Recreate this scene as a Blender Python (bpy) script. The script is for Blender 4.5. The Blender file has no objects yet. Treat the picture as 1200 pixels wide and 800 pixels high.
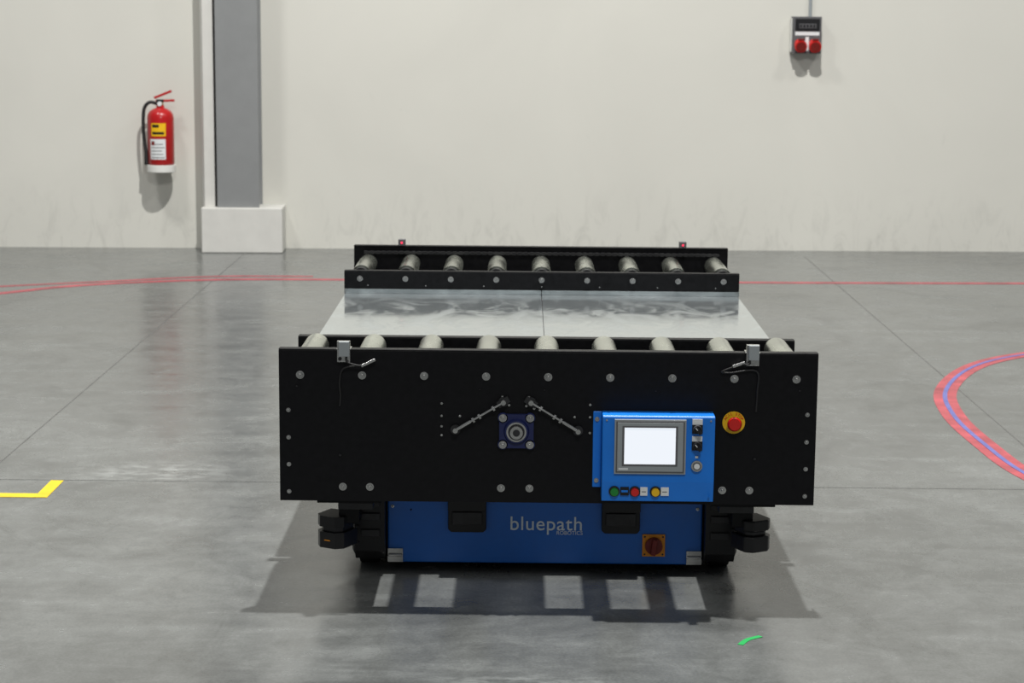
import bpy, bmesh, math
from mathutils import Vector, Matrix
sc = bpy.context.scene
sc.view_settings.view_transform = 'Standard'
sc.view_settings.look = 'None'
sc.view_settings.exposure = 0.0

def lin(c):
    c = c/255.0
    return c/12.92 if c <= 0.04045 else ((c+0.055)/1.055)**2.4
def rgb(r, g, b): return (lin(r), lin(g), lin(b), 1)

# ------------------------------------------------------------ materials
def mat(name, col, rough=0.5, metal=0.0, spec=0.5, var=0.0, scale=20, bump=0.0, emit=None, es=1.0, rvar=0.0, stretch=(1,1,1), coat=0.0):
    m = bpy.data.materials.new(name); m.use_nodes = True
    nt = m.node_tree; N = nt.nodes; L = nt.links
    p = N['Principled BSDF']
    p.inputs['Base Color'].default_value = col
    p.inputs['Roughness'].default_value = rough
    p.inputs['Metallic'].default_value = metal
    p.inputs['Specular IOR Level'].default_value = spec
    p.inputs['Coat Weight'].default_value = coat
    if emit:
        p.inputs['Emission Color'].default_value = emit
        p.inputs['Emission Strength'].default_value = es
    if var or bump or rvar:
        tc = N.new('ShaderNodeTexCoord'); mp = N.new('ShaderNodeMapping')
        mp.inputs['Scale'].default_value = stretch
        L.new(tc.outputs['Object'], mp.inputs['Vector'])
        nz = N.new('ShaderNodeTexNoise'); nz.inputs['Scale'].default_value = scale
        nz.inputs['Detail'].default_value = 6; nz.inputs['Roughness'].default_value = .6
        L.new(mp.outputs['Vector'], nz.inputs['Vector'])
        if var:
            mr = N.new('ShaderNodeMapRange')
            mr.inputs['From Min'].default_value = .3; mr.inputs['From Max'].default_value = .7
            mr.inputs['To Min'].default_value = 1-var; mr.inputs['To Max'].default_value = 1+var
            L.new(nz.outputs['Fac'], mr.inputs['Value'])
            vm = N.new('ShaderNodeVectorMath'); vm.operation = 'SCALE'
            vm.inputs[0].default_value = col[:3]
            L.new(mr.outputs['Result'], vm.inputs['Scale'])
            L.new(vm.outputs['Vector'], p.inputs['Base Color'])
        if rvar:
            mr = N.new('ShaderNodeMapRange')
            mr.inputs['From Min'].default_value = .3; mr.inputs['From Max'].default_value = .7
            mr.inputs['To Min'].default_value = max(0.02, rough-rvar); mr.inputs['To Max'].default_value = rough+rvar
            L.new(nz.outputs['Fac'], mr.inputs['Value'])
            L.new(mr.outputs['Result'], p.inputs['Roughness'])
        if bump:
            b = N.new('ShaderNodeBump'); b.inputs['Strength'].default_value = bump
            b.inputs['Distance'].default_value = .005
            L.new(nz.outputs['Fac'], b.inputs['Height']); L.new(b.outputs['Normal'], p.inputs['Normal'])
    return m

M_black = mat('black_powdercoat', (.0045,.0045,.0055,1), .45, var=.25, scale=60, bump=.03, rvar=.08, spec=.2)
M_blackm = mat('black_plastic', (.009,.009,.010,1), .42, var=.1, scale=40, spec=.4)
M_dark = mat('dark_steel', (.035,.035,.037,1), .45, metal=.5, var=.2, scale=30)
M_zinc = mat('zinc_plated', (.50,.50,.49,1), .25, metal=.95, var=.15, scale=50)
M_roller = mat('roller_steel', (.47,.49,.43,1), .25, metal=.95, var=.22, scale=14, stretch=(1,.3,1), rvar=.08)
M_blue = mat('blue_paint', rgb(14,104,200), .4, var=.06, scale=12, rvar=.05)
M_blueb = mat('blue_box_paint', rgb(12,120,222), .4, var=.05, scale=12)
M_navy = mat('navy_cast_iron', rgb(16,28,78), .5, var=.15, scale=80, bump=.1)
M_white = mat('white_paint', rgb(225,225,220), .5, var=.03)
M_offw = mat('silver_grey_plastic', rgb(150,156,158), .45, var=.04)
M_label = mat('label_white', rgb(225,228,228), .5, var=.05, scale=200)
M_red = mat('red_plastic', rgb(205,28,22), .35, var=.06)
M_redp = mat('red_gloss_paint', rgb(178,18,22), .28, var=.08, scale=8, coat=.3)
M_yellow = mat('yellow_plastic', rgb(240,190,20), .45, var=.05)
M_orange = mat('orange_yellow_plate', rgb(235,150,25), .45, var=.05)
M_dred = mat('dark_red_plastic', rgb(120,25,18), .4, var=.1)
M_green = mat('green_plastic', rgb(20,130,50), .4, var=.05)
M_screen = mat('hmi_screen', (.02,.02,.02,1), .3, emit=rgb(238,243,250), es=1.0, var=.01)
M_ui = mat('hmi_screen_graphics', (.02,.02,.02,1), .3, emit=rgb(229,236,244), es=1.0, var=.01)
M_logo = mat('logo_grey_white', rgb(225,235,242), .5, var=.03)
M_laser = mat('red_sensor_led', rgb(200,20,40), .4, emit=(1,.05,.12,1), es=1.3, var=.01)
M_colgrey = mat('column_grey_paint', rgb(136,138,138), .5, var=.05, scale=6, bump=.05)
M_plinth = mat('plinth_white_paint', rgb(212,211,205), .7, var=.04, scale=9, bump=.2)
M_tapered = mat('red_floor_tape', rgb(168,68,78), .4, var=.35, scale=7)
M_tapeblue = mat('blue_floor_tape', rgb(96,98,160), .45, var=.2, scale=9)
M_tapeyel = mat('yellow_floor_tape', rgb(222,190,20), .5, var=.12, scale=15)
M_tapegrn = mat('green_floor_tape', rgb(30,160,80), .5, var=.1, scale=15)
M_joint = mat('floor_joint', (.085,.085,.083,1), .4, var=.3, scale=5)
M_gbox = mat('socket_grey', rgb(92,92,94), .5, var=.05)
M_rubber = mat('black_rubber', (.012,.012,.012,1), .6, var=.15, scale=60)
M_brass = mat('brass', (.6,.45,.2,1), .3, metal=1, var=.05)

def sheet_mat():
    m = bpy.data.materials.new('galvanised_sheet'); m.use_nodes = True
    N = m.node_tree.nodes; L = m.node_tree.links; p = N['Principled BSDF']
    tc = N.new('ShaderNodeTexCoord'); mp = N.new('ShaderNodeMapping')
    mp.inputs['Scale'].default_value = (1.0, .6, 1); L.new(tc.outputs['Object'], mp.inputs['Vector'])
    nz = N.new('ShaderNodeTexNoise'); nz.inputs['Scale'].default_value = 7; nz.inputs['Detail'].default_value = 7
    nz.inputs['Roughness'].default_value = .65; nz.inputs['Distortion'].default_value = 1.4
    L.new(mp.outputs['Vector'], nz.inputs['Vector'])
    cr = N.new('ShaderNodeValToRGB'); cr.color_ramp.elements[0].position = .35; cr.color_ramp.elements[1].position = .65
    cr.color_ramp.elements[0].color = (.48,.525,.535,1); cr.color_ramp.elements[1].color = (.55,.595,.605,1)
    L.new(nz.outputs['Fac'], cr.inputs['Fac']); L.new(cr.outputs['Color'], p.inputs['Base Color'])
    mr = N.new('ShaderNodeMapRange'); mr.inputs['From Min'].default_value = .44; mr.inputs['From Max'].default_value = .60
    mr.inputs['To Min'].default_value = .09; mr.inputs['To Max'].default_value = .24
    L.new(nz.outputs['Fac'], mr.inputs['Value']); L.new(mr.outputs['Result'], p.inputs['Roughness'])
    p.inputs['Metallic'].default_value = .8
    return m
M_sheet = sheet_mat()

def nodes_kit(m):
    N = m.node_tree.nodes; L = m.node_tree.links
    tc = N.new('ShaderNodeTexCoord')
    def noise(scale, detail, st=(1,1,1), dist=0, rough=.55, off=0):
        mp = N.new('ShaderNodeMapping'); mp.inputs['Scale'].default_value = st; mp.inputs['Location'].default_value = (off, off*.7, 0)
        L.new(tc.outputs['Object'], mp.inputs['Vector'])
        n = N.new('ShaderNodeTexNoise'); n.inputs['Scale'].default_value = scale
        n.inputs['Detail'].default_value = detail; n.inputs['Distortion'].default_value = dist
        n.inputs['Roughness'].default_value = rough
        L.new(mp.outputs['Vector'], n.inputs['Vector']); return n.outputs['Fac']
    def mrange(v, a, b, c, d):
        r = N.new('ShaderNodeMapRange'); L.new(v, r.inputs['Value'])
        for k, x in zip(('From Min','From Max','To Min','To Max'), (a,b,c,d)): r.inputs[k].default_value = x
        return r.outputs['Result']
    def math_(op, a, b):
        n = N.new('ShaderNodeMath'); n.operation = op
        for i, v in enumerate((a, b)):
            if isinstance(v, (int, float)): n.inputs[i].default_value = v
            else: L.new(v, n.inputs[i])
        return n.outputs[0]
    return N, L, tc, noise, mrange, math_

def floor_mat():
    m = bpy.data.materials.new('polished_concrete'); m.use_nodes = True
    N, L, tc, noise, mrange, math_ = nodes_kit(m); p = N['Principled BSDF']
    n1 = noise(.7, 5, (1,.6,1), .6); n2 = noise(5, 8, dist=.8, rough=.65); n3 = noise(120, 3); n4 = noise(1.8, 7, (.5,1.6,1), 1.8, rough=.62)
    n5 = noise(14, 7, (1,.6,1), 1.2, rough=.7, off=3.1); n6 = noise(1.1, 8, (1,.8,1), 2.2, rough=.68, off=7.7)
    v = math_('MULTIPLY', mrange(n1,.3,.7,.76,1.20), mrange(n2,.3,.7,.80,1.18))
    v = math_('MULTIPLY', v, mrange(n3,.3,.7,.88,1.12))
    v = math_('MULTIPLY', v, mrange(n4,.35,.7,.82,1.18))
    v = math_('MULTIPLY', v, mrange(n5,.35,.7,.90,1.12))
    v = math_('MULTIPLY', v, mrange(n6,.52,.66,1.0,.78))
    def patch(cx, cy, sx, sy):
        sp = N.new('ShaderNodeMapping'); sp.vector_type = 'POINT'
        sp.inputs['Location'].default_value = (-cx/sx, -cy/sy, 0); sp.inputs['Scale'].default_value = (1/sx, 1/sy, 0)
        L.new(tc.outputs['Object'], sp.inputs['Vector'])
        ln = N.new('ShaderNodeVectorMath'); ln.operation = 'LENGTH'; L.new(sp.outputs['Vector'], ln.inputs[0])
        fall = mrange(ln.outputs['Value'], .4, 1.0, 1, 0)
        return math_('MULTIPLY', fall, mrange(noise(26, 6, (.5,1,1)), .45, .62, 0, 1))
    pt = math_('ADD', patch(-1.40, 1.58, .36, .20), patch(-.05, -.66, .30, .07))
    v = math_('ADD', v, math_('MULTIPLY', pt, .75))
    # thin pale scratches
    sc_ = math_('MULTIPLY', mrange(noise(3, 10, (1,9,1), .4, rough=.75, off=5), .66, .74, 0, .35), mrange(n2,.45,.6,0,1))
    v = math_('ADD', v, sc_)
    vm = N.new('ShaderNodeVectorMath'); vm.operation = 'SCALE'; vm.inputs[0].default_value = (.128,.134,.130)
    L.new(v, vm.inputs['Scale']); L.new(vm.outputs['Vector'], p.inputs['Base Color'])
    r = math_('ADD', mrange(n2,.3,.7,.14,.26), mrange(n4,.3,.7,-.03,.08))
    L.new(r, p.inputs['Roughness'])
    b = N.new('ShaderNodeBump'); b.inputs['Strength'].default_value = .04; b.inputs['Distance'].default_value = .002
    L.new(n2, b.inputs['Height']); L.new(b.outputs['Normal'], p.inputs['Normal'])
    return m
M_floor = floor_mat()

def wall_mat():
    m = bpy.data.materials.new('wall_white_plaster'); m.use_nodes = True
    N, L, tc, noise, mrange, math_ = nodes_kit(m); p = N['Principled BSDF']
    sx = N.new('ShaderNodeSeparateXYZ'); L.new(tc.outputs['Object'], sx.inputs[0])
    low = mrange(sx.outputs['Z'], 0, .5, 1, 0)
    v = mrange(noise(.8, 6, dist=.5), .3, .7, .96, 1.03)
    scuff = math_('MULTIPLY', low, mrange(noise(9, 7, (1,1,.4), 1, rough=.7), .5, .7, 0, .18))
    v = math_('SUBTRACT', v, scuff)
    v = math_('SUBTRACT', v, mrange(noise(4, 8, (1,1,.6), 1.5, rough=.7, off=2), .66, .72, 0, .05))
    vm = N.new('ShaderNodeVectorMath'); vm.operation = 'SCALE'; vm.inputs[0].default_value = rgb(214,213,204)[:3]
    L.new(v, vm.inputs['Scale']); L.new(vm.outputs['Vector'], p.inputs['Base Color'])
    p.inputs['Roughness'].default_value = .75
    return m
M_wall = wall_mat()

# ------------------------------------------------------------ builder
class B:
    def __init__(s, name): s.n = name; s.bm = bmesh.new(); s.mats = []
    def mi(s, m):
        if m not in s.mats: s.mats.append(m)
        return s.mats.index(m)
    def box(s, x0, x1, y0, y1, z0, z1, m, rot=None, about=None):
        i = s.mi(m)
        vs = [s.bm.verts.new((x, y, z)) for x in (x0,x1) for y in (y0,y1) for z in (z0,z1)]
        if rot is not None:
            c = Vector(about) if about else Vector(((x0+x1)/2,(y0+y1)/2,(z0+z1)/2))
            for v in vs: v.co = rot @ (v.co-c) + c
        for f in ((0,1,3,2),(4,6,7,5),(0,4,5,1),(2,3,7,6),(0,2,6,4),(1,5,7,3)):
            fc = s.bm.faces.new([vs[k] for k in f]); fc.material_index = i
        return s
    def prism(s, pts, x0, x1, m, axis='x', rot=None, about=None):
        i = s.mi(m); n = len(pts)
        def P(a, b, t):
            return {'x': (t,a,b), 'y': (a,t,b), 'z': (a,b,t)}[axis]
        A = [s.bm.verts.new(P(a,b,x0)) for a,b in pts]; C = [s.bm.verts.new(P(a,b,x1)) for a,b in pts]
        if rot is not None:
            c = Vector(about)
            for v in A+C: v.co = rot @ (v.co-c) + c
        fs = [s.bm.faces.new(A), s.bm.faces.new(C[::-1])]
        for k in range(n):
            fs.append(s.bm.faces.new((A[k], C[k], C[(k+1)%n], A[(k+1)%n])))
        for f in fs: f.material_index = i
        return s
    def cyl(s, p0, p1, r, m, r1=None, seg=24, smooth=True):
        i = s.mi(m); p0 = Vector(p0); p1 = Vector(p1); r1 = r if r1 is None else r1
        d = (p1-p0).normalized(); up = Vector((0,0,1)) if abs(d.z) < .9 else Vector((1,0,0))
        u = d.cross(up).normalized(); w = d.cross(u)
        A = []; C = []
        for k in range(seg):
            a = 2*math.pi*k/seg; o = u*math.cos(a)+w*math.sin(a)
            A.append(s.bm.verts.new(p0+o*r)); C.append(s.bm.verts.new(p1+o*r1))
        f = s.bm.faces.new(A); f.material_index = i
        g = s.bm.faces.new(C[::-1]); g.material_index = i
        for k in range(seg):
            q = s.bm.faces.new((A[k], C[k], C[(k+1)%seg], A[(k+1)%seg])); q.material_index = i; q.smooth = smooth
        if smooth:
            for ff in (f, g):
                for e in ff.edges: e.smooth = False
        return s
    def tube(s, pts, r, m, seg=10, sub=6):
        P = [Vector(p) for p in pts]; Q = []
        for k in range(len(P)-1):
            a = P[max(k-1,0)]; b = P[k]; c = P[k+1]; d = P[min(k+2,len(P)-1)]
            for j in range(sub):
                t = j/sub
                Q.append(.5*((2*b)+(-a+c)*t+(2*a-5*b+4*c-d)*t*t+(-a+3*b-3*c+d)*t**3))
        Q.append(P[-1]); i = s.mi(m); rings = []; ref = None
        for k, q in enumerate(Q):
            t = (Q[min(k+1,len(Q)-1)]-Q[max(k-1,0)]).normalized()
            if ref is None:
                ref = t.cross(Vector((0,1,0)) if abs(t.y) < .9 else Vector((1,0,0))).normalized()
            ref = (ref - t*ref.dot(t)).normalized(); w = t.cross(ref)
            rings.append([s.bm.verts.new(q+(ref*math.cos(2*math.pi*j/seg)+w*math.sin(2*math.pi*j/seg))*r) for j in range(seg)])
        for k in range(len(rings)-1):
            for j in range(seg):
                f = s.bm.faces.new((rings[k][j], rings[k][(j+1)%seg], rings[k+1][(j+1)%seg], rings[k+1][j])); f.smooth = True; f.material_index = i
        for R in (rings[0], rings[-1]):
            f = s.bm.faces.new(R); f.material_index = i
        return s
    def lathe(s, cx, cy, prof, m, seg=36):
        i = s.mi(m); R = []
        for r, z in prof:
            R.append([s.bm.verts.new((cx+r*math.cos(2*math.pi*j/seg), cy+r*math.sin(2*math.pi*j/seg), z)) for j in range(seg)])
        for k in range(len(R)-1):
            for j in range(seg):
                f = s.bm.faces.new((R[k][j], R[k][(j+1)%seg], R[k+1][(j+1)%seg], R[k+1][j])); f.smooth = True; f.material_index = i
        f = s.bm.faces.new(R[0][::-1]); f.material_index = i
        f = s.bm.faces.new(R[-1]); f.material_index = i
        return s
    def arc(s, cx, cy, r, a0, a1, z0, z1, m, seg=16):
        i = s.mi(m); A = []; C = []
        for k in range(seg+1):
            a = math.radians(a0+(a1-a0)*k/seg)
            A.append(s.bm.verts.new((cx+r*math.cos(a), cy+r*math.sin(a), z0)))
            C.append(s.bm.verts.new((cx+r*math.cos(a), cy+r*math.sin(a), z1)))
        for k in range(seg):
            f = s.bm.faces.new((A[k], A[k+1], C[k+1], C[k])); f.smooth = True; f.material_index = i
        return s
    def ribbon(s, pts, w, z, m, sub=8, h=.0015):
        P = [Vector((a,b,0)) for a,b in pts]; Q = []
        for k in range(len(P)-1):
            a = P[max(k-1,0)]; b = P[k]; c = P[k+1]; d = P[min(k+2,len(P)-1)]
            for j in range(sub):
                t = j/sub
                Q.append(.5*((2*b)+(-a+c)*t+(2*a-5*b+4*c-d)*t*t+(-a+3*b-3*c+d)*t**3))
        Q.append(P[-1]); i = s.mi(m); R = []
        for k, q in enumerate(Q):
            t = (Q[min(k+1,len(Q)-1)]-Q[max(k-1,0)]).normalized(); n = Vector((-t.y, t.x, 0))*w/2
            R.append([s.bm.verts.new((q+n*sg)+Vector((0,0,zz))) for sg, zz in ((-1,z),(1,z),(1,z+h),(-1,z+h))])
        for k in range(len(R)-1):
            for j in range(4):
                f = s.bm.faces.new((R[k][j], R[k][(j+1)%4], R[k+1][(j+1)%4], R[k+1][j])); f.material_index = i
        s.bm.faces.new(R[0]).material_index = i; s.bm.faces.new(R[-1]).material_index = i
        return s
    def bolt(s, x, y, z, r, m, washer=True, nx=0):
        if washer: s.cyl((x,y,z),(x,y-.003,z), r*1.3, m, seg=20)
        s.cyl((x,y-.002,z),(x,y-.002-r*.9,z), r, m, r1=r*.92, seg=6, smooth=False)
        s.cyl((x,y-.002-r*.9,z),(x,y-.002-r*1.5,z), r*.5, m, r1=r*.4, seg=12)
        return s
    def done(s, parent=None, bevel=0, loc=None, rotz=0, seg=2):
        bmesh.ops.recalc_face_normals(s.bm, faces=s.bm.faces)
        me = bpy.data.meshes.new(s.n); s.bm.to_mesh(me); s.bm.free()
        for m in s.mats: me.materials.append(m)
        o = bpy.data.objects.new(s.n, me); sc.collection.objects.link(o)
        if parent: o.parent = parent
        if loc: o.location = loc
        o.rotation_euler[2] = rotz
        if bevel:
            md = o.modifiers.new('bevel', 'BEVEL'); md.width = bevel; md.segments = seg; md.limit_method = 'ANGLE'
            md.angle_limit = math.radians(40); md.harden_normals = False
        return o
def empty(name, loc=(0,0,0), rotz=0):
    e = bpy.data.objects.new(name, None); sc.collection.objects.link(e); e.location = loc; e.rotation_euler[2] = rotz; return e
def text(name, body, size, loc, m, parent, ext=.0006, align='CENTER', off=0.0, spacing=1.0):
    c = bpy.data.curves.new(name+'_c', 'FONT'); c.body = body; c.size = size; c.extrude = ext; c.align_x = align; c.align_y = 'CENTER'; c.offset = off
    c.space_character = spacing
    t = bpy.data.objects.new(name+'_t', c); sc.collection.objects.link(t)
    bpy.context.view_layer.update()
    dg = bpy.context.evaluated_depsgraph_get()
    me = bpy.data.meshes.new_from_object(t.evaluated_get(dg))
    bpy.data.objects.remove(t)
    me.materials.clear(); me.materials.append(m)
    o = bpy.data.objects.new(name, me); sc.collection.objects.link(o)
    o.rotation_euler = (math.radians(90), 0, 0); o.location = loc; o.parent = parent
    return o

# ------------------------------------------------------------ floor + walls
f = B('floor'); f.box(-14, 14, -12, 13, -.2, 0, M_floor); floor = f.done()
WY = 8.59; WS = .038; WA = math.atan(WS)
w = B('wall_back'); w.box(-13, 13, 0, .25, 0, 9, M_wall); w.done(loc=(0, WY, 0), rotz=WA)

j = B('floor_joints')
for x in (-5.9, -2.0, 1.9, 5.8): j.box(x-.0025, x+.0025, -10, 8.3, 0, .0006, M_joint)
for y in (1.45, -3.2): j.box(-12, 12, y-.0015, y+.0015, 0, .0006, M_joint)
j.done(parent=floor)

t = B('red_floor_line')
t.ribbon([(-4.3,5.0),(-3.6,5.75),(-3.15,6.14),(-2.75,6.52),(-2.0,6.82),(-1.19,6.88),(0,6.9),(1.3,6.92),(3.1,7.0),(5,7.1)], .07, 0, M_tapered)
t.ribbon([(-4.6,5.75),(-3.25,6.42),(-2.6,6.72),(-2.0,6.98),(-1.4,7.02)], .045, 0, M_tapered)
t.done()
t = B('curved_floor_marking')
arcp = [(3.6,4.75),(3.0,4.6),(2.46,4.33),(2.10,3.95),(1.84,3.34),(1.75,2.76),(1.75,2.17),(1.79,1.66),(1.95,1.1),(2.2,.5)]
t.ribbon(arcp, .10, 0, M_tapered); t.ribbon(arcp, .020, .0012, M_tapeblue)
t.done()
t = B('yellow_floor_tape')
t.box(-2.6, -1.70, 1.19, 1.245, 0, .0015, M_tapeyel); t.box(-1.745, -1.70, 1.2455, 1.44, 0, .0015, M_tapeyel); t.done()
t = B('green_tape_scrap')
t.ribbon([(.515,-.345),(.54,-.30),(.578,-.27)], .016, 0, M_tapegrn); t.done()

# column + plinth
def wl(x, off=0): return (x, WY+WS*x-off, 0)
c = B('column_base'); c.box(-.28, .28, -.30, 0, 0, .315, M_plinth); c.done(loc=wl(-2.03), rotz=WA, bevel=.008)
c = B('steel_column')
c.box(-.145, .145, -.27, -.25, .3155, 9, M_colgrey); c.box(-.008, .008, -.25, -.03, .3155, 9, M_colgrey)
c.box(-.145, .145, -.03, -.012, .3155, 9, M_colgrey)
c.done(loc=wl(-2.055), rotz=WA, bevel=.002)
c = B('trim_1'); c.prism([(-.055,0),(.035,0),(.035,-.235),(-.035,-.235),(-.055,-.20)], .3155, 9, M_plinth, axis='z'); c.done(loc=wl(-2.255), rotz=WA)

# ------------------------------------------------------------ fire extinguisher
fe = empty('fire_extinguisher', wl(-2.60), WA)
b = B('cylinder_body'); cy = -.13
b.lathe(0, cy, [(.085,.60),(.092,.61),(.092,.92),(.088,.945),(.075,.968),(.05,.985),(.028,.992),(.026,1.01)], M_redp); b.done(fe)
b = B('labels')
b.arc(0, cy, .0932, 235, 300, .80, .89, M_yellow); b.arc(0, cy, .0936, 240, 292, .812, .83, M_blackm); b.arc(0, cy, .0936, 240, 270, .86, .88, M_blackm)
b.arc(0, cy, .0932, 228, 298, .64, .78, M_label)
for k in range(5): b.arc(0, cy, .0936, 232, 293-6*(k % 3), .65+.023*k, .655+.023*k, M_gbox)
b.arc(0, cy, .0937, 234, 250, .738, .765, M_dred)
b.done(fe)
b = B('valve')
b.cyl((0,cy,1.005),(0,cy,1.035), .022, M_brass); b.box(-.025,.025,cy-.02,cy+.02,1.03,1.05, M_blackm)
b.cyl((0,cy-.02,1.02),(0,cy-.035,1.02), .016, M_label)
b.done(fe, bevel=.002)
b = B('handle')
ra = Matrix.Rotation(math.radians(-22), 3, 'Y'); rb = Matrix.Rotation(math.radians(-2), 3, 'Y')
b.box(-.04,.09,cy-.012,cy+.012,1.055,1.072, M_redp, rot=ra, about=(-.03,cy,1.06))
b.box(-.03,.10,cy-.012,cy+.012,1.032,1.048, M_redp, rot=rb, about=(0,cy,1.04))
b.done(fe, bevel=.003)
b = B('hose')
b.tube([(-.02,cy,1.02),(-.07,cy-.01,1.03),(-.108,cy-.01,.99),(-.118,cy-.01,.90),(-.115,cy-.01,.78),(-.10,cy-.02,.68)], .012, M_rubber)
b.cyl((-.10,cy-.02,.69),(-.098,cy-.02,.60), .012, M_rubber, r1=.018)
b.done(fe)
b = B('wall_bracket')
b.cyl((0,cy,.548),(0,cy,.598), .10, M_white, seg=36); b.box(-.06,.06,-.04,0,.548,.76, M_white); b.box(-.06,.06,cy,-.03,.548,.575, M_white)
b.done(fe, bevel=.004)

# ------------------------------------------------------------ wall socket box
so = empty('wall_power_socket', wl(1.90), WA)
b = B('enclosure'); b.box(-.10,.10,-.10,0,1.40,1.655, M_gbox); b.box(-.107,-.101,-.07,-.01,1.41,1.645, M_white); b.done(so, bevel=.008)
b = B('breaker_window'); b.box(-.085,.085,-.112,-.1005,1.56,1.64, M_blackm); b.box(-.06,.06,-.114,-.1125,1.575,1.605, M_gbox)
for k in range(5): b.box(-.055+k*.023,-.04+k*.023,-.118,-.1145,1.582,1.60, M_blackm)
b.done(so, bevel=.002)
b = B('label_strip'); b.box(-.085,.085,-.103,-.1005,1.525,1.552, M_label)
b.box(-.012,.012,-.103,-.1005,1.42,1.515, M_label); b.done(so)
for k, x in enumerate((-.05, .05)):
    b = B('red_socket_%d' % (k+1))
    b.cyl((x,-.10,1.465),(x,-.145,1.450), .040, M_red); b.cyl((x,-.145,1.450),(x,-.158,1.446), .044, M_red, r1=.042)
    b.cyl((x,-.158,1.446),(x,-.160,1.4455), .034, M_dred); b.box(x-.02,x+.02,-.17,-.14,1.492,1.503, M_dred); b.done(so)
b = B('conduit'); b.cyl((.03,-.02,1.655),(.03,-.02,9.0), .012, M_offw, seg=12)
for z in (1.9,2.7,3.5): b.box(.012,.048,-.035,0,z,z+.02, M_white)
b.done(so)

# ------------------------------------------------------------ the conveyor robot
rb_ = empty('roller_conveyor_robot')
PX = .75; pitch = .1726
RX = [(-4+k)*pitch for k in range(9)]
RZ = .664; RR = .0365
Y2 = .48; Y3 = 2.03; Y4 = 2.47

b = B('front_plate')
b.box(-PX, PX, 0, .006, .297, .727, M_black)
b.box(-PX, PX, -.002, .030, .7275, .7305, M_black)
b.box(-PX, -PX+.004, .0062, .03, .297, .727, M_black); b.box(PX-.004, PX, .0062, .03, .297, .727, M_black)
b.done(rb_, bevel=.0015)
b = B('rear_plate')
b.box(-PX, PX, Y4, Y4+.006, .299, .727, M_black); b.box(-PX, PX, Y4-.004, Y4+.03, .7275, .733, M_black); b.done(rb_, bevel=.001)
b = B('inner_plate_front')
b.box(-PX, PX, Y2, Y2+.006, .50, .684, M_black); b.box(-PX, PX, Y2-.001, Y2+.035, .6845, .6875, M_black)
b.done(rb_, bevel=.001)
b = B('inner_plate_back')
b.box(-PX, PX, Y3, Y3+.006, .619, .684, M_black); b.box(-PX, PX, Y3+.001, Y3+.03, .6845, .6875, M_black)
b.box(-PX, PX, Y3+.012, Y3+.02, .45, .684, M_black)
b.done(rb_, bevel=.001)

for name, ya, yb in (('front_rollers', .02, Y2-.008), ('rear_rollers', Y3+.035, Y4-.012)):
    b = B(name)
    for x in RX:
        b.cyl((x, ya+.03, RZ), (x, yb-.02, RZ), RR, M_roller, seg=40)
        b.cyl((x, ya, RZ), (x, ya+.03, RZ), RR*.8, M_dark, seg=24)
        b.cyl((x, yb-.02, RZ), (x, yb, RZ), RR*.8, M_dark, seg=24)
        b.cyl((x, ya-.012, RZ), (x, yb+.006, RZ), .01, M_zinc, seg=12)
    b.done(rb_)
b = B('drive_chain')
for k in range(60):
    x = -.70+k*.0237
    b.box(x-.008, x+.008, Y4-.03, Y4-.018, .7015, .7135, M_dark)
    b.cyl((x+.012, Y4-.032, .7075), (x+.012, Y4-.016, .7075), .004, M_dark, seg=8)
b.done(rb_)

# bolts
b = B('plate_bolts')
for x in RX: b.bolt(x, 0, .657, .0088, M_zinc)
for x in (-.573,-.497,-.129,-.049,.492,.568): b.bolt(x, 0, .339, .0085, M_zinc)
for sx in (-1, 1):
    for z in (.557,.479,.402,.324): b.bolt(sx*.724, 0, z, .0048, M_zinc)
    b.bolt(sx*.70, 0, .625, .003, M_dark, False)
for x, z in ((-.296,.580),(-.296,.545),(-.296,.515),(-.296,.49),(.118,.580),(.118,.545),(.118,.50),(-.127,.600),(-.133,.575),(-.108,.577),(-.053,.600),(-.038,.568),(-.060,.575),(.075,.545),(-.245,.545)):
    b.bolt(x, 0, z, .0040, M_zinc, False)
for x in (-.19,-.01,.3): b.bolt(x, 0, .62, .002, M_dark, False)
b.bolt(-.58, 0, .43, .004, M_dark, False); b.bolt(.58, 0, .43, .004, M_dark, False)
for x in RX: b.bolt(x, Y3, .657, .0085, M_zinc)
for k in range(7): b.bolt(-.66+k*.22, Y3, .632, .003, M_zinc, False)
b.done(rb_)

# flange bearing
b = B('flange_bearing')
bx, bz = -.087, .504
b.prism([(bx-.048,bz-.03),(bx-.03,bz-.048),(bx+.03,bz-.048),(bx+.048,bz-.03),(bx+.048,bz+.03),(bx+.03,bz+.048),(bx-.03,bz+.048),(bx-.048,bz+.03)], -.012, 0, M_navy, axis='y')
for sx in (-1,1):
    for sz in (-1,1):
        b.cyl((bx+sx*.038,-.0,bz+sz*.038),(bx+sx*.038,-.012,bz+sz*.038), .014, M_navy)
        b.bolt(bx+sx*.038, -.012, bz+sz*.038, .0085, M_zinc)
b.cyl((bx,-.012,bz),(bx,-.022,bz), .036, M_navy, r1=.032, seg=32)
b.cyl((bx,-.022,bz),(bx,-.024,bz), .028, M_zinc, seg=32); b.cyl((bx,-.024,bz),(bx,-.0248,bz), .023, M_dark, seg=32)
b.cyl((bx,-.022,bz),(bx,-.036,bz), .018, M_zinc, seg=32); b.cyl((bx,-.036,bz),(bx,-.0365,bz), .010, M_dark, seg=24)
b.done(rb_)
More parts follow.
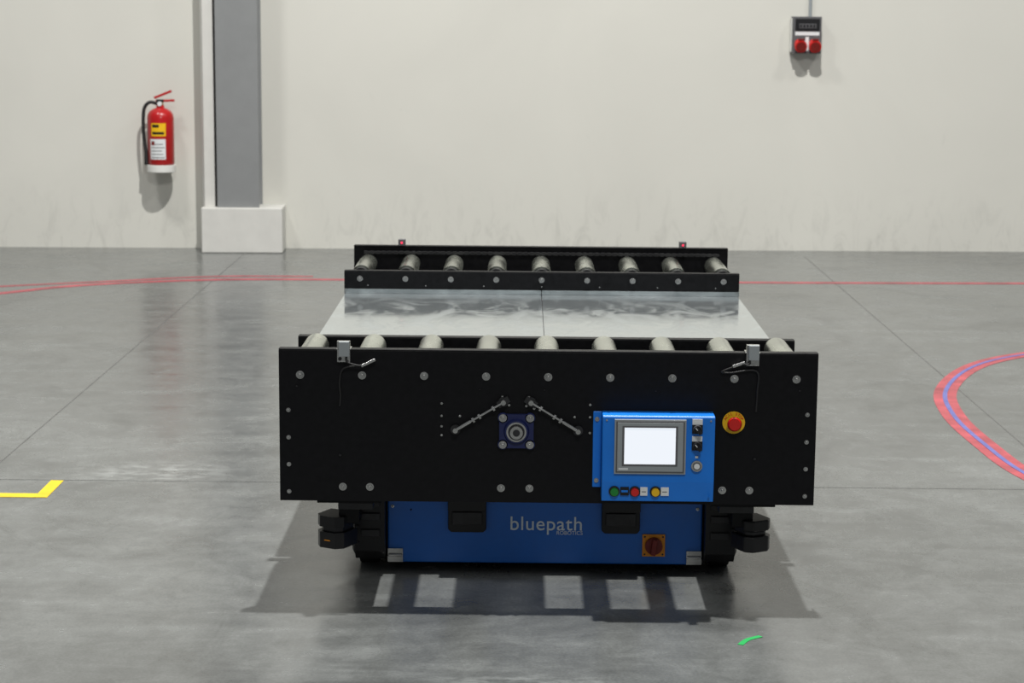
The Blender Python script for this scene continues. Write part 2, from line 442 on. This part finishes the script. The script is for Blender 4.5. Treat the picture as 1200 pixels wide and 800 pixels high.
for k, (xa, za, xb, zb) in enumerate(((-.257,.507,-.124,.587), (.085,.507,-.047,.587))):
    b = B('tensioner_%d' % (k+1)); y = -.018
    A = Vector((xa,y,za)); C = Vector((xb,y,zb)); d = (C-A).normalized()
    b.cyl(A, C, .0034, M_zinc, seg=12)
    b.cyl(A, A+d*.05, .0052, M_zinc, seg=12)
    for s_ in (.055, .075, .12): b.cyl(A+d*s_, A+d*(s_+.006), .008, M_zinc, seg=6, smooth=False)
    for P_ in (A, C):
        b.cyl((P_.x,0,P_.z),(P_.x,-.028,P_.z), .007, M_zinc, seg=16); b.cyl((P_.x,-.008,P_.z),(P_.x,-.012,P_.z), .014, M_dark, seg=16)
    ang = math.atan2(d.z, d.x)
    b.box(C.x-.018, C.x+.018, -.016, 0, C.z-.009, C.z+.009, M_dark, rot=Matrix.Rotation(-ang, 3, 'Y'))
    b.done(rb_)

# -------- HMI control box
hx0, hx1 = .151, .461
b = B('control_box')
b.prism([(0,.563),(-.066,.563),(-.070,.559),(-.070,.377),(-.062,.320),(0,.320)], hx0, hx1, M_blueb)
b.box(.127, .1508, -.004, 0, .345, .562, M_blueb)
b.done(rb_, bevel=.004)
b = B('control_box_screws')
for z in (.54, .365): b.bolt(.138, -.004, z, .005, M_zinc)
b.bolt(.448, -.0705, .338, .003, M_blueb, False)
for x in (.162,.449): b.bolt(x, -.070, .551, .003, M_zinc, False)
b.done(rb_)
b = B('touch_panel')
b.box(.184, .381, -.078, -.0702, .401, .554, M_offw); b.box(.188,.377,-.0795,-.0782,.405,.55,M_gbox)
b.box(.192, .373, -.081, -.0797, .409, .546, M_offw)
b.box(.205, .358, -.0818, -.0812, .424, .537, M_gbox)
b.done(rb_, bevel=.0012)
b = B('display'); b.box(.211, .352, -.0828, -.082, .430, .5325, M_screen)
b.box(.212,.351,-.0832,-.083,.526,.532,M_ui)
b.done(rb_)
b = B('panel_switches')
X = .412
for z in (.548, .500): b.box(X-.014, X+.014, -.073, -.0702, z-.010, z+.008, M_label)
for z in (.528, .481):
    b.box(X-.0145, X+.0145, -.076, -.0702, z-.0125, z+.0125, M_blackm)
    b.cyl((X,-.076,z),(X,-.081,z), .0118, M_gbox); b.cyl((X,-.081,z),(X,-.086,z), .011, M_blackm)
    b.box(X-.0045, X+.0045, -.098, -.086, z-.012, z+.012, M_blackm, rot=Matrix.Rotation(math.radians(-40),3,'Y'))
    b.box(X-.001, X+.001, -.0985, -.0982, z+.002, z+.011, M_label, rot=Matrix.Rotation(math.radians(-40),3,'Y'), about=(X,-.098,z))
b.cyl((X,-.0702,.425),(X,-.080,.425), .0155, M_zinc); b.cyl((X,-.080,.425),(X,-.082,.425), .011, M_gbox)
b.cyl((X,-.082,.425),(X,-.0835,.425), .008, M_label)
b.box(X-.004,X+.004,-.0722,-.0702,.446,.452,M_label)
b.done(rb_)
b = B('panel_marks'); b.box(.196,.222,-.0812,-.081,.4135,.4185,M_label); b.done(rb_)
b = B('panel_buttons')
for x, m in ((.186,M_green),(.243,M_red),(.300,M_yellow)):
    b.cyl((x,-.062,.350),(x,-.070,.349), .0155, M_dark); b.cyl((x,-.070,.349),(x,-.078,.3485), .011, m)
b.box(.2025,.2265,-.070,-.064,.338,.362,M_blackm); b.box(.258,.278,-.070,-.064,.338,.362,M_label); b.box(.315,.337,-.070,-.064,.338,.362,M_label)
b.box(.262,.274,-.0706,-.07,.348,.35,M_gbox); b.box(.319,.332,-.0706,-.07,.348,.35,M_gbox)
b.box(.2055,.2235,-.0706,-.07,.347,.353,M_blueb)
b.done(rb_)
b = B('emergency_stop'); ex, ez = .519, .533
b.cyl((ex,0,ez),(ex,-.003,ez), .0315, M_yellow, seg=40); b.cyl((ex,-.003,ez),(ex,-.020,ez), .014, M_dred)
b.cyl((ex,-.020,ez),(ex,-.026,ez), .017, M_red, r1=.0205, seg=32); b.cyl((ex,-.026,ez),(ex,-.034,ez), .0205, M_red, r1=.016, seg=32)
b.done(rb_)
EST = 'ACIL STOP'
for k, ch in enumerate(EST):
    if ch == ' ': continue
    a = math.radians(155-k*130/(len(EST)-1))
    o = text('stop_letter_%d' % k, ch, .0105, (ex+.0255*math.cos(a), -.0034, ez+.0255*math.sin(a)), M_red, rb_)
    o.rotation_euler = (math.radians(90), -(a-math.pi/2), 0)

# -------- photo sensors with cables
for k, (sx, cxn) in enumerate(((-.568, 1), (.566, -1))):
    b = B('photo_sensor_%d' % (k+1))
    b.box(sx-.018, sx+.018, -.014, -.0022, .696, .755, M_zinc)
    b.box(sx-.012, sx+.016, -.030, -.014, .714, .755, M_offw); b.box(sx-.02,sx+.02,-.014,.03,.7306,.7336,M_zinc)
    b.cyl((sx-.01,-.014,.705),(sx-.01,-.019,.705), .005, M_dark)
    b.done(rb_, bevel=.001)
    b = B('sensor_cable_%d' % (k+1))
    if k == 0:
        pts = [(sx+.008,-.02,.714),(sx+.01,-.022,.698),(sx+.04,-.02,.688),(sx+.06,-.018,.690)]
        con = ((sx+.05,-.018,.686),(sx+.088,-.015,.704)); pts2 = [(sx+.05,-.016,.686),(sx,-.012,.678),(sx-.012,-.006,.64),(sx-.01,-.005,.60),(sx-.012,-.005,.57)]
    else:
        pts = [(sx-.008,-.02,.714),(sx-.012,-.022,.702),(sx-.03,-.02,.701)]
        con = ((sx-.022,-.018,.706),(sx-.055,-.015,.694)); pts2 = [(sx-.055,-.015,.692),(sx-.085,-.01,.678),(sx-.06,-.008,.675),(sx+.012,-.008,.68),(sx+.016,-.005,.62),(sx+.014,-.005,.565)]
    b.tube(pts, .0025, M_rubber); b.tube(pts2, .0025, M_rubber); b.cyl(con[0], con[1], .0048, M_zinc, seg=12)
    b.done(rb_)
for k, sx in enumerate((-.56, .567)):
    b = B('rear_sensor_%d' % (k+1))
    b.box(sx-.012, sx+.016, Y4-.006, Y4+.03, .7335, .757, M_gbox); b.cyl((sx+.002,Y4-.0062,.745),(sx+.002,Y4-.009,.745), .0045, M_laser, seg=12)
    b.done(rb_)

# -------- sheet metal deck
b = B('deck_sheet')
b.box(-.745, -.0012, Y2+.04, Y3-.004, .596, .601, M_sheet); b.box(.0012, .745, Y2+.04, Y3-.004, .596, .601, M_sheet)
b.box(-.75, -.0012, Y3-.006, Y3-.002, .6015, .6185, M_sheet); b.box(.0012, .75, Y3-.006, Y3-.002, .6015, .6185, M_sheet)
b.box(-.002, .002, Y2+.04, Y3-.012, .592, .5956, M_dark)
b.done(rb_)

# -------- chassis
b = B('frame')
b.box(-.60, .60, .52, 1.98, .30, .585, M_black)
for y in (Y2+.02, 1.95): b.box(-.70, .70, y, y+.05, .50, .595, M_black)
b.box(-.70,-.62, Y2+.02, 2.0, .52, .595, M_black); b.box(.62,.70, Y2+.02, 2.0, .52, .595, M_black)
for sx in (-1, 1):
    b.box(min(sx*.455,sx*.72), max(sx*.455,sx*.72), .008, .50, .30, .31, M_black)
    b.box(min(sx*.45,sx*.60), max(sx*.45,sx*.60), 2.0, Y4-.002, .30, .34, M_black)
    b.box(min(sx*.72,sx*.728), max(sx*.72,sx*.728), .03, Y2, .52, .62, M_black)
    b.box(min(sx*.72,sx*.728), max(sx*.72,sx*.728), Y3+.02, Y4, .52, .62, M_black)
b.done(rb_, bevel=.003)
b = B('drive_gearbox')
b.box(-.215, -.0, .03, .34, .42, .58, M_dark); b.cyl((bx,.006,bz),(bx,.36,bz), .02, M_zinc); b.box(-.19,-.02,.20,.50,.36,.50,M_dark)
b.done(rb_, bevel=.01)
b = B('lower_body')
b.box(-.58, .58, .36, 2.15, .035, .30, M_blackm); b.done(rb_, bevel=.02)
b = B('blue_front_panel')
b.box(-.470, .470, .33, .352, .028, .36, M_blue); b.done(rb_, bevel=.004)
b = B('panel_brackets')
for sx in (-1,1):
    xa = sx*.447
    b.box(xa-.023, xa+.023, .322, .3295, .030, .072, M_zinc); b.box(xa-.023, xa+.023, .318, .3215, .036, .05, M_zinc); b.cyl((xa-.02,.318,.053),(xa+.02,.318,.053), .004, M_zinc)
    b.bolt(sx*.455, .33, .20, .004, M_zinc)
b.bolt(-.40,.33,.19,.003,M_dark,False)
b.done(rb_, bevel=.0015)
for k, x in enumerate((-.232, .226)):
    b = B('recessed_sensor_%d' % (k+1))
    b.prism([(x-.057,.30),(x-.057,.135),(x-.048,.126),(x+.048,.126),(x+.057,.135),(x+.057,.30)], .312, .3298, M_blackm, axis='y')
    b.box(x-.045,x+.045,.306,.3118,.150,.19,M_dark)
    b.box(x-.057,x+.057,.290,.3118,.196,.30,M_blackm)
    b.done(rb_, bevel=.004)
text('logo_text', 'bluepath', .060, (.004, .3292, .149), M_logo, rb_, off=.0002, spacing=1.06)
text('logo_subtext', 'ROBOTICS', .0165, (.074, .3292, .1225), M_logo, rb_)
b = B('main_switch'); mx, mz = .326, .088
b.box(mx-.034, mx+.034, .324, .3295, mz-.034, mz+.034, M_orange); b.cyl((mx,.324,mz),(mx,.312,mz), .026, M_dred, seg=32)
b.box(mx-.007, mx+.007, .296, .312, mz-.024, mz+.024, M_dred, rot=Matrix.Rotation(math.radians(8),3,'Y'))
for dx, dz in ((-.027,-.027),(.027,-.027),(-.027,.027),(.027,.027)): b.cyl((mx+dx,.324,mz+dz),(mx+dx,.322,mz+dz), .003, M_dark, seg=8)
b.done(rb_, bevel=.002)

for k, s_ in enumerate((-1, 1)):
    def bx_(b_, xa, xb, *a, **kw): b_.box(min(s_*xa,s_*xb), max(s_*xa,s_*xb), *a, **kw)
    b = B('corner_bracket_%d' % (k+1))
    bx_(b, .475,.66,.13,.34,.258,.268, M_black)
    b.prism([(.28,.30),(.28,.075),(.31,.045),(.358,.035),(.358,.30)], min(s_*.475,s_*.565), max(s_*.475,s_*.565), M_blackm)
    bx_(b, .50,.60,.14,.20,.236,.257, M_dark)
    bx_(b, .54,.60,.16,.30,.19,.236, M_black)
    for z in (.21,.17,.12): bx_(b, .49,.545,.272,.2795,z,z+.022, M_dark)
    for z in (.10,.15,.19): b.cyl((s_*.556,.2798,z),(s_*.556,.274,z), .005, M_dark, seg=8)
    b.done(rb_, bevel=.003)
    b = B('caster_wheel_%d' % (k+1))
    b.cyl((s_*.50,.44,.075),(s_*.56,.44,.075), .075, M_rubber, seg=40)
    b.done(rb_, bevel=.004)
    b = B('laser_scanner_%d' % (k+1))
    R = Matrix.Rotation(s_*math.radians(28), 3, 'Z'); X0 = (-.612, .603)[k]; ab = (X0, .19, .16)
    oct_ = [(X0-.045,.235),(X0-.045,.165),(X0-.025,.145),(X0+.025,.145),(X0+.045,.165),(X0+.045,.235)]
    inn = [(X0-.036,.23),(X0-.036,.172),(X0-.02,.155),(X0+.02,.155),(X0+.036,.172),(X0+.036,.23)]
    b.prism(oct_, .118, .165, M_blackm, axis='z', rot=R, about=ab)
    b.prism(inn, .1652, .180, M_dark, axis='z', rot=R, about=ab)
    b.prism(oct_, .1802, .212, M_blackm, axis='z', rot=R, about=ab)
    if k == 0: b.box(X0-.010, X0+.010, .1435, .1448, .140, .143, M_orange, rot=R, about=ab)
    b.done(rb_, bevel=.004)
for k, (x, y) in enumerate(((-.45,1.9),(.45,1.9),(-.45,1.1),(.45,1.1))):
    b = B('drive_wheel_%d' % (k+1)); b.cyl((x-.04,y,.09),(x+.04,y,.09), .09, M_rubber, seg=32); b.done(rb_)

# ------------------------------------------------------------ lights
def area(name, loc, power, size, col=(1,.985,.965), target=None):
    l = bpy.data.lights.new(name, 'AREA'); l.shape = 'DISK'; l.size = size; l.energy = power; l.color = col
    o = bpy.data.objects.new(name, l); sc.collection.objects.link(o); o.location = loc
    if target: o.rotation_euler = (Vector(target)-Vector(loc)).to_track_quat('-Z','Y').to_euler()
    return o
area('high_bay_light', (.55, 1.25, 10), 1380, .22)
area('high_bay_light.001', (-5, 2.5, 10), 360, 1.4)
area('high_bay_light.002', (7, 2.5, 10), 260, 1.2)
area('front_fill_light', (.6, -8, 8), 320, 1.5, target=(0,0,.4))  # unseen fill lamp added behind the camera to brighten the robot's front
W = bpy.data.worlds.new('hall_ambient'); sc.world = W; W.use_nodes = True
W.node_tree.nodes['Background'].inputs['Color'].default_value = (.93,.97,1,1)
W.node_tree.nodes['Background'].inputs['Strength'].default_value = .19

# ------------------------------------------------------------ camera
cam = bpy.data.cameras.new('camera'); co = bpy.data.objects.new('camera', cam); sc.collection.objects.link(co); sc.camera = co
cam.sensor_width = 36; cam.lens = 2312/1200*36
pit = math.radians(9.40); yaw = math.radians(.26); roll = math.radians(.5)
co.location = (-.077, -5.40, 1.65)
Rm = Matrix.Rotation(yaw, 4, 'Z') @ Matrix.Rotation(math.pi/2-pit, 4, 'X') @ Matrix.Rotation(roll, 4, 'Z')
co.rotation_euler = Rm.to_euler()
cam.dof.use_dof = True; cam.dof.focus_distance = 5.6; cam.dof.aperture_fstop = 7
